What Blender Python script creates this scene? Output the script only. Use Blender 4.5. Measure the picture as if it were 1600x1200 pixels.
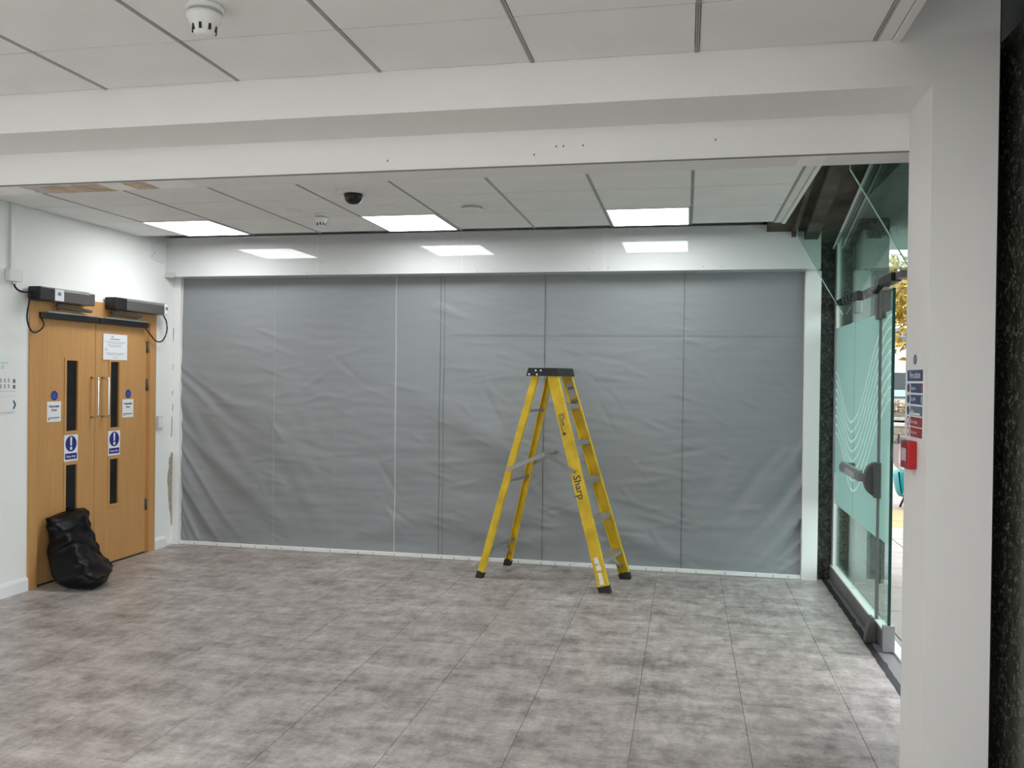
import bpy, bmesh, math, random
from mathutils import Vector, Matrix, noise
random.seed(7)
for o in list(bpy.data.objects): bpy.data.objects.remove(o)
SC = bpy.context.scene
COL = SC.collection

# ------------------------------------------------------------------ camera
EYE = 1.57
cx, cy = 800.0, 600.0
vpx = Vector((-5700-cx, 508-cy)); vpy = Vector((1072-cx, 594-cy))
FPX = math.sqrt(-(vpx.dot(vpy)))
dY = Vector((vpy.x, vpy.y, FPX)).normalized()
dX = -Vector((vpx.x, vpx.y, FPX)).normalized()
dX = (dX - dX.dot(dY)*dY).normalized()
dZ = dX.cross(dY)
if dZ.y > 0: dZ = -dZ
row0 = Vector((dX.x, dY.x, dZ.x)); row1 = Vector((dX.y, dY.y, dZ.y)); row2 = Vector((dX.z, dY.z, dZ.z))
cam_d = bpy.data.cameras.new('camera'); cam = bpy.data.objects.new('camera', cam_d); COL.objects.link(cam)
rot = Matrix((row0, -row1, -row2)).transposed()
cam.matrix_world = Matrix.Translation((0, 0, EYE)) @ rot.to_4x4()
cam_d.sensor_width = 36.0; cam_d.lens = FPX/1600*36.0; cam_d.clip_start = 0.05; cam_d.clip_end = 300
SC.camera = cam

# ------------------------------------------------------------------ world, exposure
SKY = 1.9
LED = 6.2
LED_FILL = 5.5
w = bpy.data.worlds.new('overcast_sky'); SC.world = w; w.use_nodes = True
bg = w.node_tree.nodes['Background']; bg.inputs[0].default_value = (0.90, 0.96, 1.0, 1); bg.inputs[1].default_value = SKY
sun_d = bpy.data.lights.new('sun', 'SUN'); sun_d.energy = 1.0; sun_d.angle = math.radians(8); sun_d.color = (1.0, .93, .82)
sun = bpy.data.objects.new('sun', sun_d); COL.objects.link(sun); sun.location = (10, 4, 12)
sun.rotation_euler = Vector((.4, .7, -.6)).to_track_quat('-Z', 'Y').to_euler()
vs = SC.view_settings; vs.view_transform = 'Standard'; vs.look = 'None'; vs.exposure = 1.25; vs.gamma = 1.0; vs.use_curve_mapping = False

# ------------------------------------------------------------------ materials
MATS = {}
def new_mat(name):
    m = bpy.data.materials.new(name); m.use_nodes = True
    nt = m.node_tree; return m, nt, nt.nodes['Principled BSDF']
def mat(name, col, rough=.5, metal=0.0, spec=.5, bump=0.0, bscale=60, var=0.0, vscale=4.0, coat=0.0, stretch=(1, 1, 1)):
    if name in MATS: return MATS[name]
    m, nt, p = new_mat(name); N = nt.nodes; L = nt.links
    p.inputs['Base Color'].default_value = (*col, 1); p.inputs['Roughness'].default_value = rough
    p.inputs['Metallic'].default_value = metal; p.inputs['Specular IOR Level'].default_value = spec
    if coat: p.inputs['Coat Weight'].default_value = coat; p.inputs['Coat Roughness'].default_value = .04
    if bump or var:
        tc = N.new('ShaderNodeTexCoord'); mp = N.new('ShaderNodeMapping'); mp.inputs['Scale'].default_value = stretch
        L.new(tc.outputs['Object'], mp.inputs['Vector'])
    if bump:
        nz = N.new('ShaderNodeTexNoise'); nz.inputs['Scale'].default_value = bscale; nz.inputs['Detail'].default_value = 4
        L.new(mp.outputs[0], nz.inputs['Vector'])
        b = N.new('ShaderNodeBump'); b.inputs['Strength'].default_value = bump; b.inputs['Distance'].default_value = .01
        L.new(nz.outputs[0], b.inputs['Height']); L.new(b.outputs[0], p.inputs['Normal'])
    if var:
        nz = N.new('ShaderNodeTexNoise'); nz.inputs['Scale'].default_value = vscale; nz.inputs['Detail'].default_value = 6
        L.new(mp.outputs[0], nz.inputs['Vector'])
        r = N.new('ShaderNodeValToRGB'); e = r.color_ramp.elements
        e[0].position = .3; e[1].position = .7
        e[0].color = (*[c*(1-var) for c in col], 1); e[1].color = (*[min(1, c*(1+var)) for c in col], 1)
        L.new(nz.outputs[0], r.inputs[0]); L.new(r.outputs[0], p.inputs['Base Color'])
    MATS[name] = m; return m
def emit(name, col, s):
    m, nt, p = new_mat(name); p.inputs['Base Color'].default_value = (*col, 1)
    p.inputs['Emission Color'].default_value = (*col, 1); p.inputs['Emission Strength'].default_value = s
    MATS[name] = m; return m
def glass(name, tint, ior=1.5, extra=None):
    m = bpy.data.materials.new(name); m.use_nodes = True; nt = m.node_tree; N = nt.nodes; L = nt.links
    N.remove(N['Principled BSDF']); out = N['Material Output']
    tr = N.new('ShaderNodeBsdfTransparent'); tr.inputs[0].default_value = (*tint, 1)
    gl = N.new('ShaderNodeBsdfGlossy'); gl.inputs['Roughness'].default_value = .0; gl.inputs[0].default_value = (.92, 1, .97, 1)
    fr = N.new('ShaderNodeFresnel'); ge = N.new('ShaderNodeNewGeometry'); mi = N.new('ShaderNodeMix'); mi.data_type = 'FLOAT'
    mi.inputs[2].default_value = ior; mi.inputs[3].default_value = 1/ior; L.new(ge.outputs['Backfacing'], mi.inputs[0]); L.new(mi.outputs[0], fr.inputs[0])
    mx = N.new('ShaderNodeMixShader'); L.new(fr.outputs[0], mx.inputs[0]); L.new(tr.outputs[0], mx.inputs[1]); L.new(gl.outputs[0], mx.inputs[2])
    L.new(mx.outputs[0], out.inputs[0]); MATS[name] = m; return m
def film_mat(name, col, opac):
    m = bpy.data.materials.new(name); m.use_nodes = True; nt = m.node_tree; N = nt.nodes; L = nt.links
    N.remove(N['Principled BSDF']); out = N['Material Output']
    df = N.new('ShaderNodeBsdfDiffuse'); df.inputs[0].default_value = (*col, 1)
    tl = N.new('ShaderNodeBsdfTranslucent'); tl.inputs[0].default_value = (*col, 1)
    a = N.new('ShaderNodeMixShader'); a.inputs[0].default_value = .55; L.new(df.outputs[0], a.inputs[1]); L.new(tl.outputs[0], a.inputs[2])
    tr = N.new('ShaderNodeBsdfTransparent')
    b = N.new('ShaderNodeMixShader'); b.inputs[0].default_value = opac; L.new(tr.outputs[0], b.inputs[1]); L.new(a.outputs[0], b.inputs[2])
    L.new(b.outputs[0], out.inputs[0]); MATS[name] = m; return m
def floor_mat():
    m, nt, p = new_mat('stone_vinyl'); N = nt.nodes; L = nt.links
    tc = N.new('ShaderNodeTexCoord'); oi = N.new('ShaderNodeObjectInfo')
    mul = N.new('ShaderNodeVectorMath'); mul.operation = 'SCALE'; mul.inputs['Scale'].default_value = 37.0
    comb = N.new('ShaderNodeCombineXYZ'); L.new(oi.outputs['Random'], comb.inputs[0]); L.new(oi.outputs['Random'], comb.inputs[1])
    L.new(comb.outputs[0], mul.inputs[0])
    add = N.new('ShaderNodeVectorMath'); add.operation = 'ADD'; L.new(tc.outputs['Object'], add.inputs[0]); L.new(mul.outputs[0], add.inputs[1])
    geo = N.new('ShaderNodeNewGeometry')
    def nz(scale, st, detail, rough, src):
        mp = N.new('ShaderNodeMapping'); mp.inputs['Scale'].default_value = st; L.new(src, mp.inputs[0])
        n = N.new('ShaderNodeTexNoise'); n.inputs['Scale'].default_value = scale; n.inputs['Detail'].default_value = detail
        n.inputs['Roughness'].default_value = rough; L.new(mp.outputs[0], n.inputs['Vector']); return n.outputs[0]
    gp = geo.outputs['Position']; tp = add.outputs[0]
    big = nz(3.4, (.8, 1.2, 1), 3, .6, gp); mid = nz(8, (.65, 1.4, 1), 7, .74, tp); crs = nz(9, (1.5, .6, 1), 7, .72, gp); fine = nz(60, (.6, 1.6, 1), 4, .7, gp)
    def mix(a, b, f):
        x = N.new('ShaderNodeMix'); x.data_type = 'FLOAT'; x.inputs[0].default_value = f; L.new(a, x.inputs[2]); L.new(b, x.inputs[3]); return x.outputs[0]
    s = mix(mix(mix(big, mid, .55), crs, .34), fine, .17)
    r = N.new('ShaderNodeValToRGB'); e = r.color_ramp.elements
    e[0].position = .405; e[0].color = (.165, .138, .126, 1); e[1].position = .60; e[1].color = (.59, .535, .500, 1)
    k = e.new(.50); k.color = (.365, .325, .302, 1)
    L.new(s, r.inputs[0]); L.new(r.outputs[0], p.inputs['Base Color'])
    rr = N.new('ShaderNodeMapRange'); rr.inputs[3].default_value = .33; rr.inputs[4].default_value = .50; L.new(mid, rr.inputs[0]); L.new(rr.outputs[0], p.inputs['Roughness'])
    b = N.new('ShaderNodeBump'); b.inputs['Strength'].default_value = .06; b.inputs['Distance'].default_value = .01; L.new(fine, b.inputs['Height']); L.new(b.outputs[0], p.inputs['Normal'])
    MATS['floor'] = m; return m
def granite_mat():
    m, nt, p = new_mat('dark_granite'); N = nt.nodes; L = nt.links
    tc = N.new('ShaderNodeTexCoord'); v = N.new('ShaderNodeTexVoronoi'); v.inputs['Scale'].default_value = 150; L.new(tc.outputs['Object'], v.inputs['Vector'])
    n = N.new('ShaderNodeTexNoise'); n.inputs['Scale'].default_value = 40; n.inputs['Detail'].default_value = 6; L.new(tc.outputs['Object'], n.inputs['Vector'])
    x = N.new('ShaderNodeMix'); x.data_type = 'FLOAT'; x.inputs[0].default_value = .65; L.new(v.outputs['Color'], x.inputs[2]); L.new(n.outputs[0], x.inputs[3])
    r = N.new('ShaderNodeValToRGB'); e = r.color_ramp.elements; e[0].position = .38; e[0].color = (.012, .013, .010, 1); e[1].position = .70; e[1].color = (.14, .137, .10, 1)
    k = e.new(.54); k.color = (.032, .034, .026, 1)
    L.new(x.outputs[0], r.inputs[0]); L.new(r.outputs[0], p.inputs['Base Color']); p.inputs['Roughness'].default_value = .22
    MATS['granite'] = m; return m
def screen_mat():
    m, nt, p = new_mat('grey_pvc_sheet'); N = nt.nodes; L = nt.links
    p.inputs['Base Color'].default_value = (.265, .282, .290, 1); p.inputs['Roughness'].default_value = .36; p.inputs['Specular IOR Level'].default_value = .45
    tc = N.new('ShaderNodeTexCoord'); wv = N.new('ShaderNodeTexWave'); wv.inputs['Scale'].default_value = 220; wv.bands_direction = 'Z'; L.new(tc.outputs['Object'], wv.inputs['Vector'])
    wx = N.new('ShaderNodeTexWave'); wx.inputs['Scale'].default_value = 220; wx.bands_direction = 'X'; L.new(tc.outputs['Object'], wx.inputs['Vector'])
    a = N.new('ShaderNodeMath'); L.new(wv.outputs[1], a.inputs[0]); L.new(wx.outputs[1], a.inputs[1])
    b = N.new('ShaderNodeBump'); b.inputs['Strength'].default_value = .05; b.inputs['Distance'].default_value = .002; L.new(a.outputs[0], b.inputs['Height']); L.new(b.outputs[0], p.inputs['Normal'])
    MATS['screen'] = m; return m
def wood_mat():
    m, nt, p = new_mat('beech_veneer'); N = nt.nodes; L = nt.links
    tc = N.new('ShaderNodeTexCoord'); mp = N.new('ShaderNodeMapping'); mp.inputs['Scale'].default_value = (9, 9, .55); L.new(tc.outputs['Object'], mp.inputs[0])
    n = N.new('ShaderNodeTexNoise'); n.inputs['Scale'].default_value = 5; n.inputs['Detail'].default_value = 7; n.inputs['Distortion'].default_value = .6; L.new(mp.outputs[0], n.inputs[0])
    r = N.new('ShaderNodeValToRGB'); e = r.color_ramp.elements; e[0].position = .3; e[0].color = (.51, .265, .092, 1); e[1].position = .75; e[1].color = (.58, .315, .117, 1)
    L.new(n.outputs[0], r.inputs[0]); L.new(r.outputs[0], p.inputs['Base Color']); p.inputs['Roughness'].default_value = .42
    MATS['wood'] = m; return m
floor_mat(); granite_mat(); screen_mat(); wood_mat()
mat('wall', (.85, .855, .84), .6, bump=.05, bscale=90)
mat('beam', (.82, .815, .79), .6, bump=.06, bscale=60)
mat('ceil', (.86, .86, .84), .85, bump=.06, bscale=160, var=.03, vscale=3)
mat('grid', (.42, .42, .41), .5); mat('groove', (.04, .04, .04), .8)
mat('gloss_white', (.68, .69, .685), .025, spec=.5)
mat('white', (.83, .83, .82), .4); mat('white_plastic', (.78, .78, .76), .35); mat('grey_plastic', (.55, .55, .53), .45)
mat('black', (.008, .008, .009), .45); mat('black_rubber', (.015, .015, .016), .7); mat('dark_void', (.012, .012, .012), .9)
mat('alu', (.62, .62, .62), .35, metal=.9); mat('alu_dull', (.33, .34, .34), .5, metal=.7); mat('steel', (.75, .75, .75), .22, metal=1.0)
mat('grey_metal', (.12, .115, .11), .42, metal=.3); mat('rail_grey', (.16, .16, .155), .45, metal=.4)
mat('yellow', (.66, .44, .010), .42, var=.20, vscale=9, bump=.05, bscale=80)
mat('dark_glass', (.006, .007, .008), .06); mat('paper', (.80, .81, .84), .6); mat('ink', (.05, .05, .07), .7); mat('ink_grey', (.42, .43, .45), .7); mat('ink_mid', (.2, .2, .22), .7)
mat('sign_blue', (.015, .02, .20), .4); mat('dot_blue', (.03, .10, .38), .4); mat('navy', (.03, .055, .16), .45); mat('sign_red', (.34, .02, .03), .45)
mat('slate', (.10, .19, .24), .45); mat('callpoint_red', (.45, .008, .012), .3); mat('teal', (.006, .14, .15), .4); mat('teal_dark', (.005, .10, .13), .5); mat('teal_pale', (.35, .60, .55), .6)
mat('bag', (.0022, .0022, .003), .38, spec=.18)
mat('plaster', (.36, .32, .25), .9, var=.2, vscale=20); mat('plaster_brown', (.60, .47, .35), .9, var=.25, vscale=12); mat('filler', (.93, .92, .90), .8, var=.05, vscale=9)
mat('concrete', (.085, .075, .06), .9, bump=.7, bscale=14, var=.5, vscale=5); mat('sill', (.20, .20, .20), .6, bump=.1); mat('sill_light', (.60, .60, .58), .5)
mat('canopy', (.22, .235, .23), .8)
mat('slab', (.25, .225, .20), .85, var=.08, vscale=7, bump=.1); mat('slab_pink', (.22, .175, .155), .85, var=.1, vscale=6); mat('slab_yellow', (.28, .19, .08), .8, var=.08, vscale=5); mat('joint', (.12, .11, .10), .9)
mat('stone', (.14, .125, .10), .9, var=.35, vscale=6, bump=.4, bscale=20); mat('coping', (.30, .29, .27), .8, var=.1); mat('render_white', (.5, .49, .46), .8); mat('roof', (.16, .17, .19), .7)
mat('win_dark', (.012, .02, .022), .15); mat('pane_pale', (.30, .42, .42), .3)
mat('leaf_yellow', (.26, .18, .018), .6, var=.45, vscale=1.2); mat('leaf_olive', (.10, .115, .02), .6, var=.4, vscale=1.5); mat('leaf_dry', (.20, .14, .07), .7, var=.4, vscale=4); mat('bark', (.08, .06, .04), .9)
emit('led', (.97, .99, 1.0), LED); emit('led_fill', (.98, .99, 1.0), LED_FILL)
glass('glass_clear', (.86, .95, .92)); glass('glass_plain', (.95, .95, .94)); glass('glass_fin', (.80, .875, .85)); mat('glass_edge', (.015, .06, .055), .15); mat('glass_edge_light', (.45, .72, .68), .2)
film_mat('film', (.285, .40, .37), .78); film_mat('film_line', (.82, .92, .88), .92)
glass('clear_plastic', (.80, .76, .78), 1.45)

# ------------------------------------------------------------------ mesh builder
class MB:
    def __init__(s): s.v = []; s.f = []; s.m = []; s.sm = []
    def raw(s, vs_, fs, mi=0, smooth=False):
        b = len(s.v); s.v += [Vector(v) for v in vs_]
        for f in fs: s.f.append([b+i for i in f]); s.m.append(mi); s.sm.append(smooth)
        return s
    def box(s, x0, x1, y0, y1, z0, z1, mi=0, M=None, bev=0.0):
        x0, x1 = min(x0, x1), max(x0, x1); y0, y1 = min(y0, y1), max(y0, y1); z0, z1 = min(z0, z1), max(z0, z1)
        if bev <= 0:
            V = [(x0, y0, z0), (x1, y0, z0), (x1, y1, z0), (x0, y1, z0), (x0, y0, z1), (x1, y0, z1), (x1, y1, z1), (x0, y1, z1)]
            F = [(0, 3, 2, 1), (4, 5, 6, 7), (0, 1, 5, 4), (1, 2, 6, 5), (2, 3, 7, 6), (3, 0, 4, 7)]
        else:
            bm = bmesh.new(); bmesh.ops.create_cube(bm, size=1)
            for v in bm.verts: v.co = Vector(((x0+x1)/2+v.co.x*(x1-x0), (y0+y1)/2+v.co.y*(y1-y0), (z0+z1)/2+v.co.z*(z1-z0)))
            bmesh.ops.bevel(bm, geom=bm.edges[:], offset=bev, segments=2, affect='EDGES', profile=.5)
            bm.verts.index_update(); V = [v.co.copy() for v in bm.verts]; F = [[v.index for v in f.verts] for f in bm.faces]; bm.free()
        if M: V = [M @ Vector(v) for v in V]
        return s.raw(V, F, mi)
    def bar(s, a, b, wd, th, up=(0, 0, 1), mi=0):
        a = Vector(a); b = Vector(b); d = b-a; L = d.length; d.normalize(); sd = d.cross(Vector(up)).normalized(); u = sd.cross(d)
        M = Matrix((sd, d, u)).transposed().to_4x4(); M.translation = a
        return s.box(-wd/2, wd/2, 0, L, -th/2, th/2, mi, M)
    def prism(s, poly, d, mi=0):
        n = len(poly); d = Vector(d); V = [Vector(p) for p in poly]; V += [p+d for p in V]
        F = [list(range(n))[::-1], list(range(n, 2*n))]+[(i, (i+1) % n, n+(i+1) % n, n+i) for i in range(n)]
        return s.raw(V, F, mi)
    def lathe(s, prof, c=(0, 0, 0), n=28, mi=0, M=None, smooth=True):
        V = []; F = []
        for r, z in prof:
            for i in range(n):
                a = 2*math.pi*i/n; V.append(Vector((r*math.cos(a), r*math.sin(a), z)))
        for j in range(len(prof)-1):
            for i in range(n): F.append((j*n+i, j*n+(i+1) % n, (j+1)*n+(i+1) % n, (j+1)*n+i))
        if prof[0][0] > 1e-5: F.append(list(range(n))[::-1])
        if prof[-1][0] > 1e-5: F.append([(len(prof)-1)*n+i for i in range(n)])
        V = [(M @ v if M else v)+Vector(c) for v in V]
        return s.raw(V, F, mi, smooth)
    def tube(s, pts, r, n=8, mi=0):
        P = [Vector(p) for p in pts]; V = []; F = []
        ref = Vector((0, 0, 1)); 
        for i, p in enumerate(P):
            t = (P[min(i+1, len(P)-1)]-P[max(i-1, 0)]).normalized()
            if abs(t.dot(ref)) > .95: rf = Vector((1, 0, 0))
            else: rf = ref
            a = t.cross(rf).normalized(); b = a.cross(t)
            for k in range(n):
                q = 2*math.pi*k/n; V.append(p+a*math.cos(q)*r+b*math.sin(q)*r)
        for i in range(len(P)-1):
            for k in range(n): F.append((i*n+k, i*n+(k+1) % n, (i+1)*n+(k+1) % n, (i+1)*n+k))
        F.append(list(range(n))[::-1]); F.append([(len(P)-1)*n+k for k in range(n)])
        return s.raw(V, F, mi, True)
    def text(s, body, fr, x, y, size, mi=0, align='LEFT', lift=.0006, bold=0.0, sx=1.0):
        c = bpy.data.curves.new('lettering', 'FONT'); c.body = body; c.size = size; c.align_x = align; c.resolution_u = 2; c.offset = bold
        o = bpy.data.objects.new('lettering', c); COL.objects.link(o)
        me = bpy.data.meshes.new_from_object(o.evaluated_get(bpy.context.evaluated_depsgraph_get()))
        V = [fr @ Vector((x+v.co.x*sx, y+v.co.y, lift)) for v in me.vertices]; F = [list(p.vertices) for p in me.polygons]
        bpy.data.objects.remove(o); bpy.data.curves.remove(c); bpy.data.meshes.remove(me)
        return s.raw(V, F, mi)
    def rect(s, fr, x0, y0, x1, y1, mi=0, z0=0.0, z1=.001): return s.box(x0, x1, y0, y1, z0, z1, mi, fr)
    def disc(s, fr, x, y, r, mi=0, z=.001, n=28, ry=None):
        ry = ry or r
        V = [fr @ Vector((x+r*math.cos(2*math.pi*i/n), y+ry*math.sin(2*math.pi*i/n), z)) for i in range(n)]
        return s.raw(V, [list(range(n))], mi)
    def build(s, name, mats, parent=None, loc=None, xf=None):
        org = Vector((0, 0, 0)); p = parent
        base = WL.get(parent.name, Vector((0, 0, 0))) if parent else Vector((0, 0, 0))
        if parent is None and loc is None:
            xs = [v.x for v in s.v]; ys = [v.y for v in s.v]; zs = [v.z for v in s.v]
            loc = ((min(xs)+max(xs))/2, (min(ys)+max(ys))/2, min(zs))
        if loc is None: loc = base
        loc = Vector(loc)
        me = bpy.data.meshes.new(name); me.from_pydata([v-loc for v in s.v], [], s.f)
        if isinstance(mats, str): mats = [mats]
        for k in mats: me.materials.append(MATS[k])
        me.polygons.foreach_set('material_index', s.m); me.polygons.foreach_set('use_smooth', s.sm); me.update()
        o = bpy.data.objects.new(name, me); COL.objects.link(o); o.location = loc-base; WL[o.name] = loc
        if parent: o.parent = parent
        return o
WL = {}
def frame(o, right, up):
    r = Vector(right).normalized(); u = Vector(up).normalized(); n = r.cross(u)
    M = Matrix((r, u, n)).transposed().to_4x4(); M.translation = Vector(o); return M
def tag(o, label, cat, group=None, kind=None):
    o['label'] = label; o['category'] = cat
    if group: o['group'] = group
    if kind: o['kind'] = kind
    return o
def empty(name, loc, label=None, cat=None, group=None, kind=None):
    o = bpy.data.objects.new(name, None); o.empty_display_size = .1; COL.objects.link(o); o.location = loc; WL[o.name] = Vector(loc)
    if label: tag(o, label, cat, group, kind)
    return o
def lab(o, s): o['label'] = s; return o

# ------------------------------------------------------------------ key dimensions
WX = -4.62; ZC = 2.745; YB = 3.12; YD = 3.425; YU = 3.60; ZB = 2.583; ZD = 2.438
XR = .807; XC = 1.013; YS = 7.11; YH = 6.90; XG = 1.155; XT = 1.08; YBACK = -3.0
TOP = 3.75

# ------------------------------------------------------------------ floor
fl = MB().box(WX-.2, XT, YBACK-.2, 7.3, -.08, -.0035).build('floor', 'joint'); tag(fl, 'grey mottled stone-effect vinyl tile floor of the empty hall', 'floor', kind='structure')
TW, TL, G = .498, .612, .0024
tile_meshes = {}
def tile_mesh(wd, ln):
    k = (round(wd, 3), round(ln, 3))
    if k not in tile_meshes:
        a, b, e = wd/2-G/2, ln/2-G/2, .0006
        V = [(-a, -b, -.004), (a, -b, -.004), (a, b, -.004), (-a, b, -.004), (-a, -b, -e), (a, -b, -e), (a, b, -e), (-a, b, -e), (-a+e, -b+e, 0), (a-e, -b+e, 0), (a-e, b-e, 0), (-a+e, b-e, 0)]
        F = [(8, 9, 10, 11)]
        for i in range(4): j = (i+1) % 4; F += [(i, j, j+4, i+4), (i+4, j+4, j+8, i+8)]
        me = bpy.data.meshes.new('floor_tile'); me.from_pydata(V, [], F); me.materials.append(MATS['floor']); tile_meshes[k] = me
    return tile_meshes[k]
x = .288+2*TW; ci = 0
offs = [3.92, 3.66, 3.66+.306, 3.66, 3.96, 3.62]
while x > WX:
    xa = max(x-TW, WX); xb = min(x, XT)
    if xb > xa+.01:
        y = offs[ci % 6] - TL*12
        while y < 7.16:
            ya = max(y, YBACK); yb = min(y+TL, 7.16)
            if yb-ya > .02:
                o = bpy.data.objects.new('floor_tile', tile_mesh(xb-xa, yb-ya)); COL.objects.link(o); o.parent = fl
                o.location = Vector(((xa+xb)/2, (ya+yb)/2, 0))-WL[fl.name]
            y += TL
    x -= TW; ci += 1

# ------------------------------------------------------------------ walls
DY0, DY1, DZ1 = 5.28, 6.765, 2.135          # wooden door frame opening in left wall
wl = MB().box(WX-.2, WX, YBACK, DY0, 0, TOP).box(WX-.2, WX, DY1, 7.3, 0, TOP).box(WX-.2, WX, DY0, DY1, DZ1, TOP).box(WX-.2, WX-.12, DY0, DY1, 0, DZ1).build('wall_left', 'wall')
tag(wl, 'white painted left wall around the wooden double doors', 'wall', kind='structure')
tag(MB().box(WX-.2, 1.034, 7.2, 7.4, -.05, TOP).build('wall_back', 'wall'), 'white back wall behind the grey screen', 'wall', kind='structure')
tag(MB().box(WX-.2, 1.9, YBACK-.2, YBACK, -.05, TOP).build('wall_near', 'wall'), 'white wall closing the near end of the hall', 'wall', kind='structure')
tag(MB().box(1.06, 1.9, YBACK, 1.6, 2.76, TOP).box(1.06, 1.9, YBACK-.2, YBACK+.15, -.05, 2.76).build('wall_right', 'wall'), 'white wall over the added near window right of the viewpoint', 'wall', kind='structure')
w3 = empty('fill_window', (1.15, -.6, 0), 'added unseen window right of the viewpoint, lighting the near bay', 'window', kind='structure')  # window added out of view to let daylight into the near bay
MB().box(1.12, 1.132, YBACK+.15, 1.6, .1, 2.70).build('pane', 'glass_plain', w3)
b = MB(); b.box(1.09, 1.16, YBACK+.15, 1.6, 0, .1).box(1.09, 1.16, YBACK+.15, 1.6, 2.70, 2.76)
for y in (-2.83, -1.38, .1, 1.58): b.box(1.09, 1.16, y-.02, y+.02, .1, 2.70)
b.build('window_frame', 'rail_grey', w3)
def ragged(poly, amp, n=5):
    out = []
    for i, p in enumerate(poly):
        q = poly[(i+1) % len(poly)]
        for k in range(n):
            t = k/n; out.append((p[0]+(q[0]-p[0])*t+random.uniform(-amp, amp), p[1]+(q[1]-p[1])*t+random.uniform(-amp, amp)))
    return out
def wallpatch(poly, mt, nm, depth=.0015):
    MB().prism([(WX, a, b) for a, b in poly][::1], (depth, 0, 0)).build(nm, mt, wl)
dam = [(7.035, .86), (7.045, .80), (7.04, .17), (7.02, .20), (7.0, .34), (6.975, .5), (6.965, .64), (6.985, .72), (6.985, .8)]
wallpatch(ragged(dam, .006, 3), 'plaster', 'damaged_plaster')
for a, z0, z1 in [(7.015, .98, 1.18), (7.03, 1.22, 1.30), (7.02, 1.36, 1.42), (7.025, 1.60, 1.66), (7.03, 1.86, 2.0)]:
    wallpatch(ragged([(a, z0), (a+.012, z0+.02), (a+.016, z1), (a+.004, z1-.01)], .003, 2), 'plaster', 'damaged_plaster')
wallpatch(ragged([(6.93, .02), (7.05, .02), (7.05, .16), (7.02, .15), (6.99, .07), (6.93, .05)], .004, 2), 'filler', 'damaged_plaster')
def skirting(y0, y1, nm, l):
    b = MB().prism([(WX, y0, 0), (WX+.018, y0, 0), (WX+.018, y0, .075), (WX+.010, y0, .095), (WX, y0, .1)], (0, y1-y0, 0))
    tag(b.build(nm, 'white'), l, 'skirting', kind='structure')
skirting(YBACK, DY0-.002, 'baseboard_left', 'white skirting board left of the wooden double doors')
skirting(DY1+.002, 6.93, 'baseboard_corner', 'short white skirting board between the wooden doors and the screen')

# ------------------------------------------------------------------ ceilings
GX = [.620-.598*i for i in range(9)]+[WX]
def ceiling(name, ys, label, skip=()):
    y0, y1 = ys[0], ys[-1]
    c = MB().box(WX, .70, y0, y1, ZC+.025, ZC+.06).build(name, 'dark_void'); tag(c, label, 'ceiling', kind='structure')
    for i in range(len(GX)-1):
        xb, xa = GX[i], GX[i+1]
        for j in range(len(ys)-1):
            a, b = ys[j], ys[j+1]
            if (i, j) in skip: continue
            g, h = .009, .0045
            key = ('c', round(xb-xa, 3), round(b-a, 3))
            if key not in tile_meshes:
                q = MB().box(-(xb-xa)/2+g, (xb-xa)/2-g, -(b-a)/2+h, (b-a)/2-h, 0, .014)
                me = bpy.data.meshes.new('ceiling_tile'); me.from_pydata(q.v, [], q.f); me.materials.append(MATS['ceil']); tile_meshes[key] = me
            o = bpy.data.objects.new('ceiling_tile', tile_meshes[key]); COL.objects.link(o); o.parent = c; o.location = Vector(((xa+xb)/2, (a+b)/2, ZC))-WL[c.name]
    for xg in GX[:-1]:
        MB().box(xg-.0065, xg-.001, y0, y1+.03, ZC-.003, ZC+.02).box(xg+.001, xg+.0065, y0, y1+.03, ZC-.003, ZC+.02).box(xg-.001, xg+.001, y0, y1, ZC+.006, ZC+.02, 1).build('grid_runner', ['grid', 'groove'], c)
    for j in range(1, len(ys)-1):
        MB().box(GX[-1], GX[0], ys[j]-.008, ys[j]+.008, ZC+.004, ZC+.018).build('grid_cross_bar', 'grid', c)
    return c
FY = [YU, 4.09, 4.69, 5.29, 5.885, 6.53]
LI = (1, 4, 7)      # columns with a lit panel in the last row
ceil_f = ceiling('ceiling', FY, 'white suspended tile ceiling over the far bay', {(i, 4) for i in LI})
NY = [YBACK, -2.66, -2.07, -1.47, -.87, -.27, .33, .93, 1.52, 2.12, 2.718, YB]
NL = {(i, j) for i in (0, 3, 5, 7) for j in (1, 4, 7)}
ceil_n = ceiling('ceiling_near', NY, 'white suspended tile ceiling over the near bay', NL)
for nm, a, b, l, up in [('trim_1', YU, 6.56, 'white edge trim along the far ceiling above the glass doors', .24), ('trim_2', YBACK, YB, 'white edge trim along the near ceiling', .05)]:
    t = MB().box(.628, .672, a, b, ZC-.002, ZC+.02).box(.676, .70, a, b, ZC-.012, ZC+up).build(nm, 'beam'); tag(t, l, 'trim', kind='structure')
def light_panel(x0, x1, y0, y1, label, group, mt='led'):
    t = empty('ceiling_light', ((x0+x1)/2, (y0+y1)/2, ZC-.006), label, 'ceiling light', group)
    f = MB(); e = .012
    f.box(x0, x0+e, y0, y1, ZC-.008, ZC+.02).box(x1-e, x1, y0, y1, ZC-.008, ZC+.02).box(x0+e, x1-e, y0, y0+e, ZC-.008, ZC+.02).box(x0+e, x1-e, y1-e, y1, ZC-.008, ZC+.02)
    f.build('frame', 'white', t)
    MB().box(x0+e, x1-e, y0+e, y1-e, ZC-.005, ZC+.015).build('diffuser', mt, t)
names = {7: 'square lit ceiling light nearest the wooden doors', 4: 'square lit ceiling light in the middle of the far ceiling row', 1: 'square lit ceiling light nearest the glass doors'}
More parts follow.
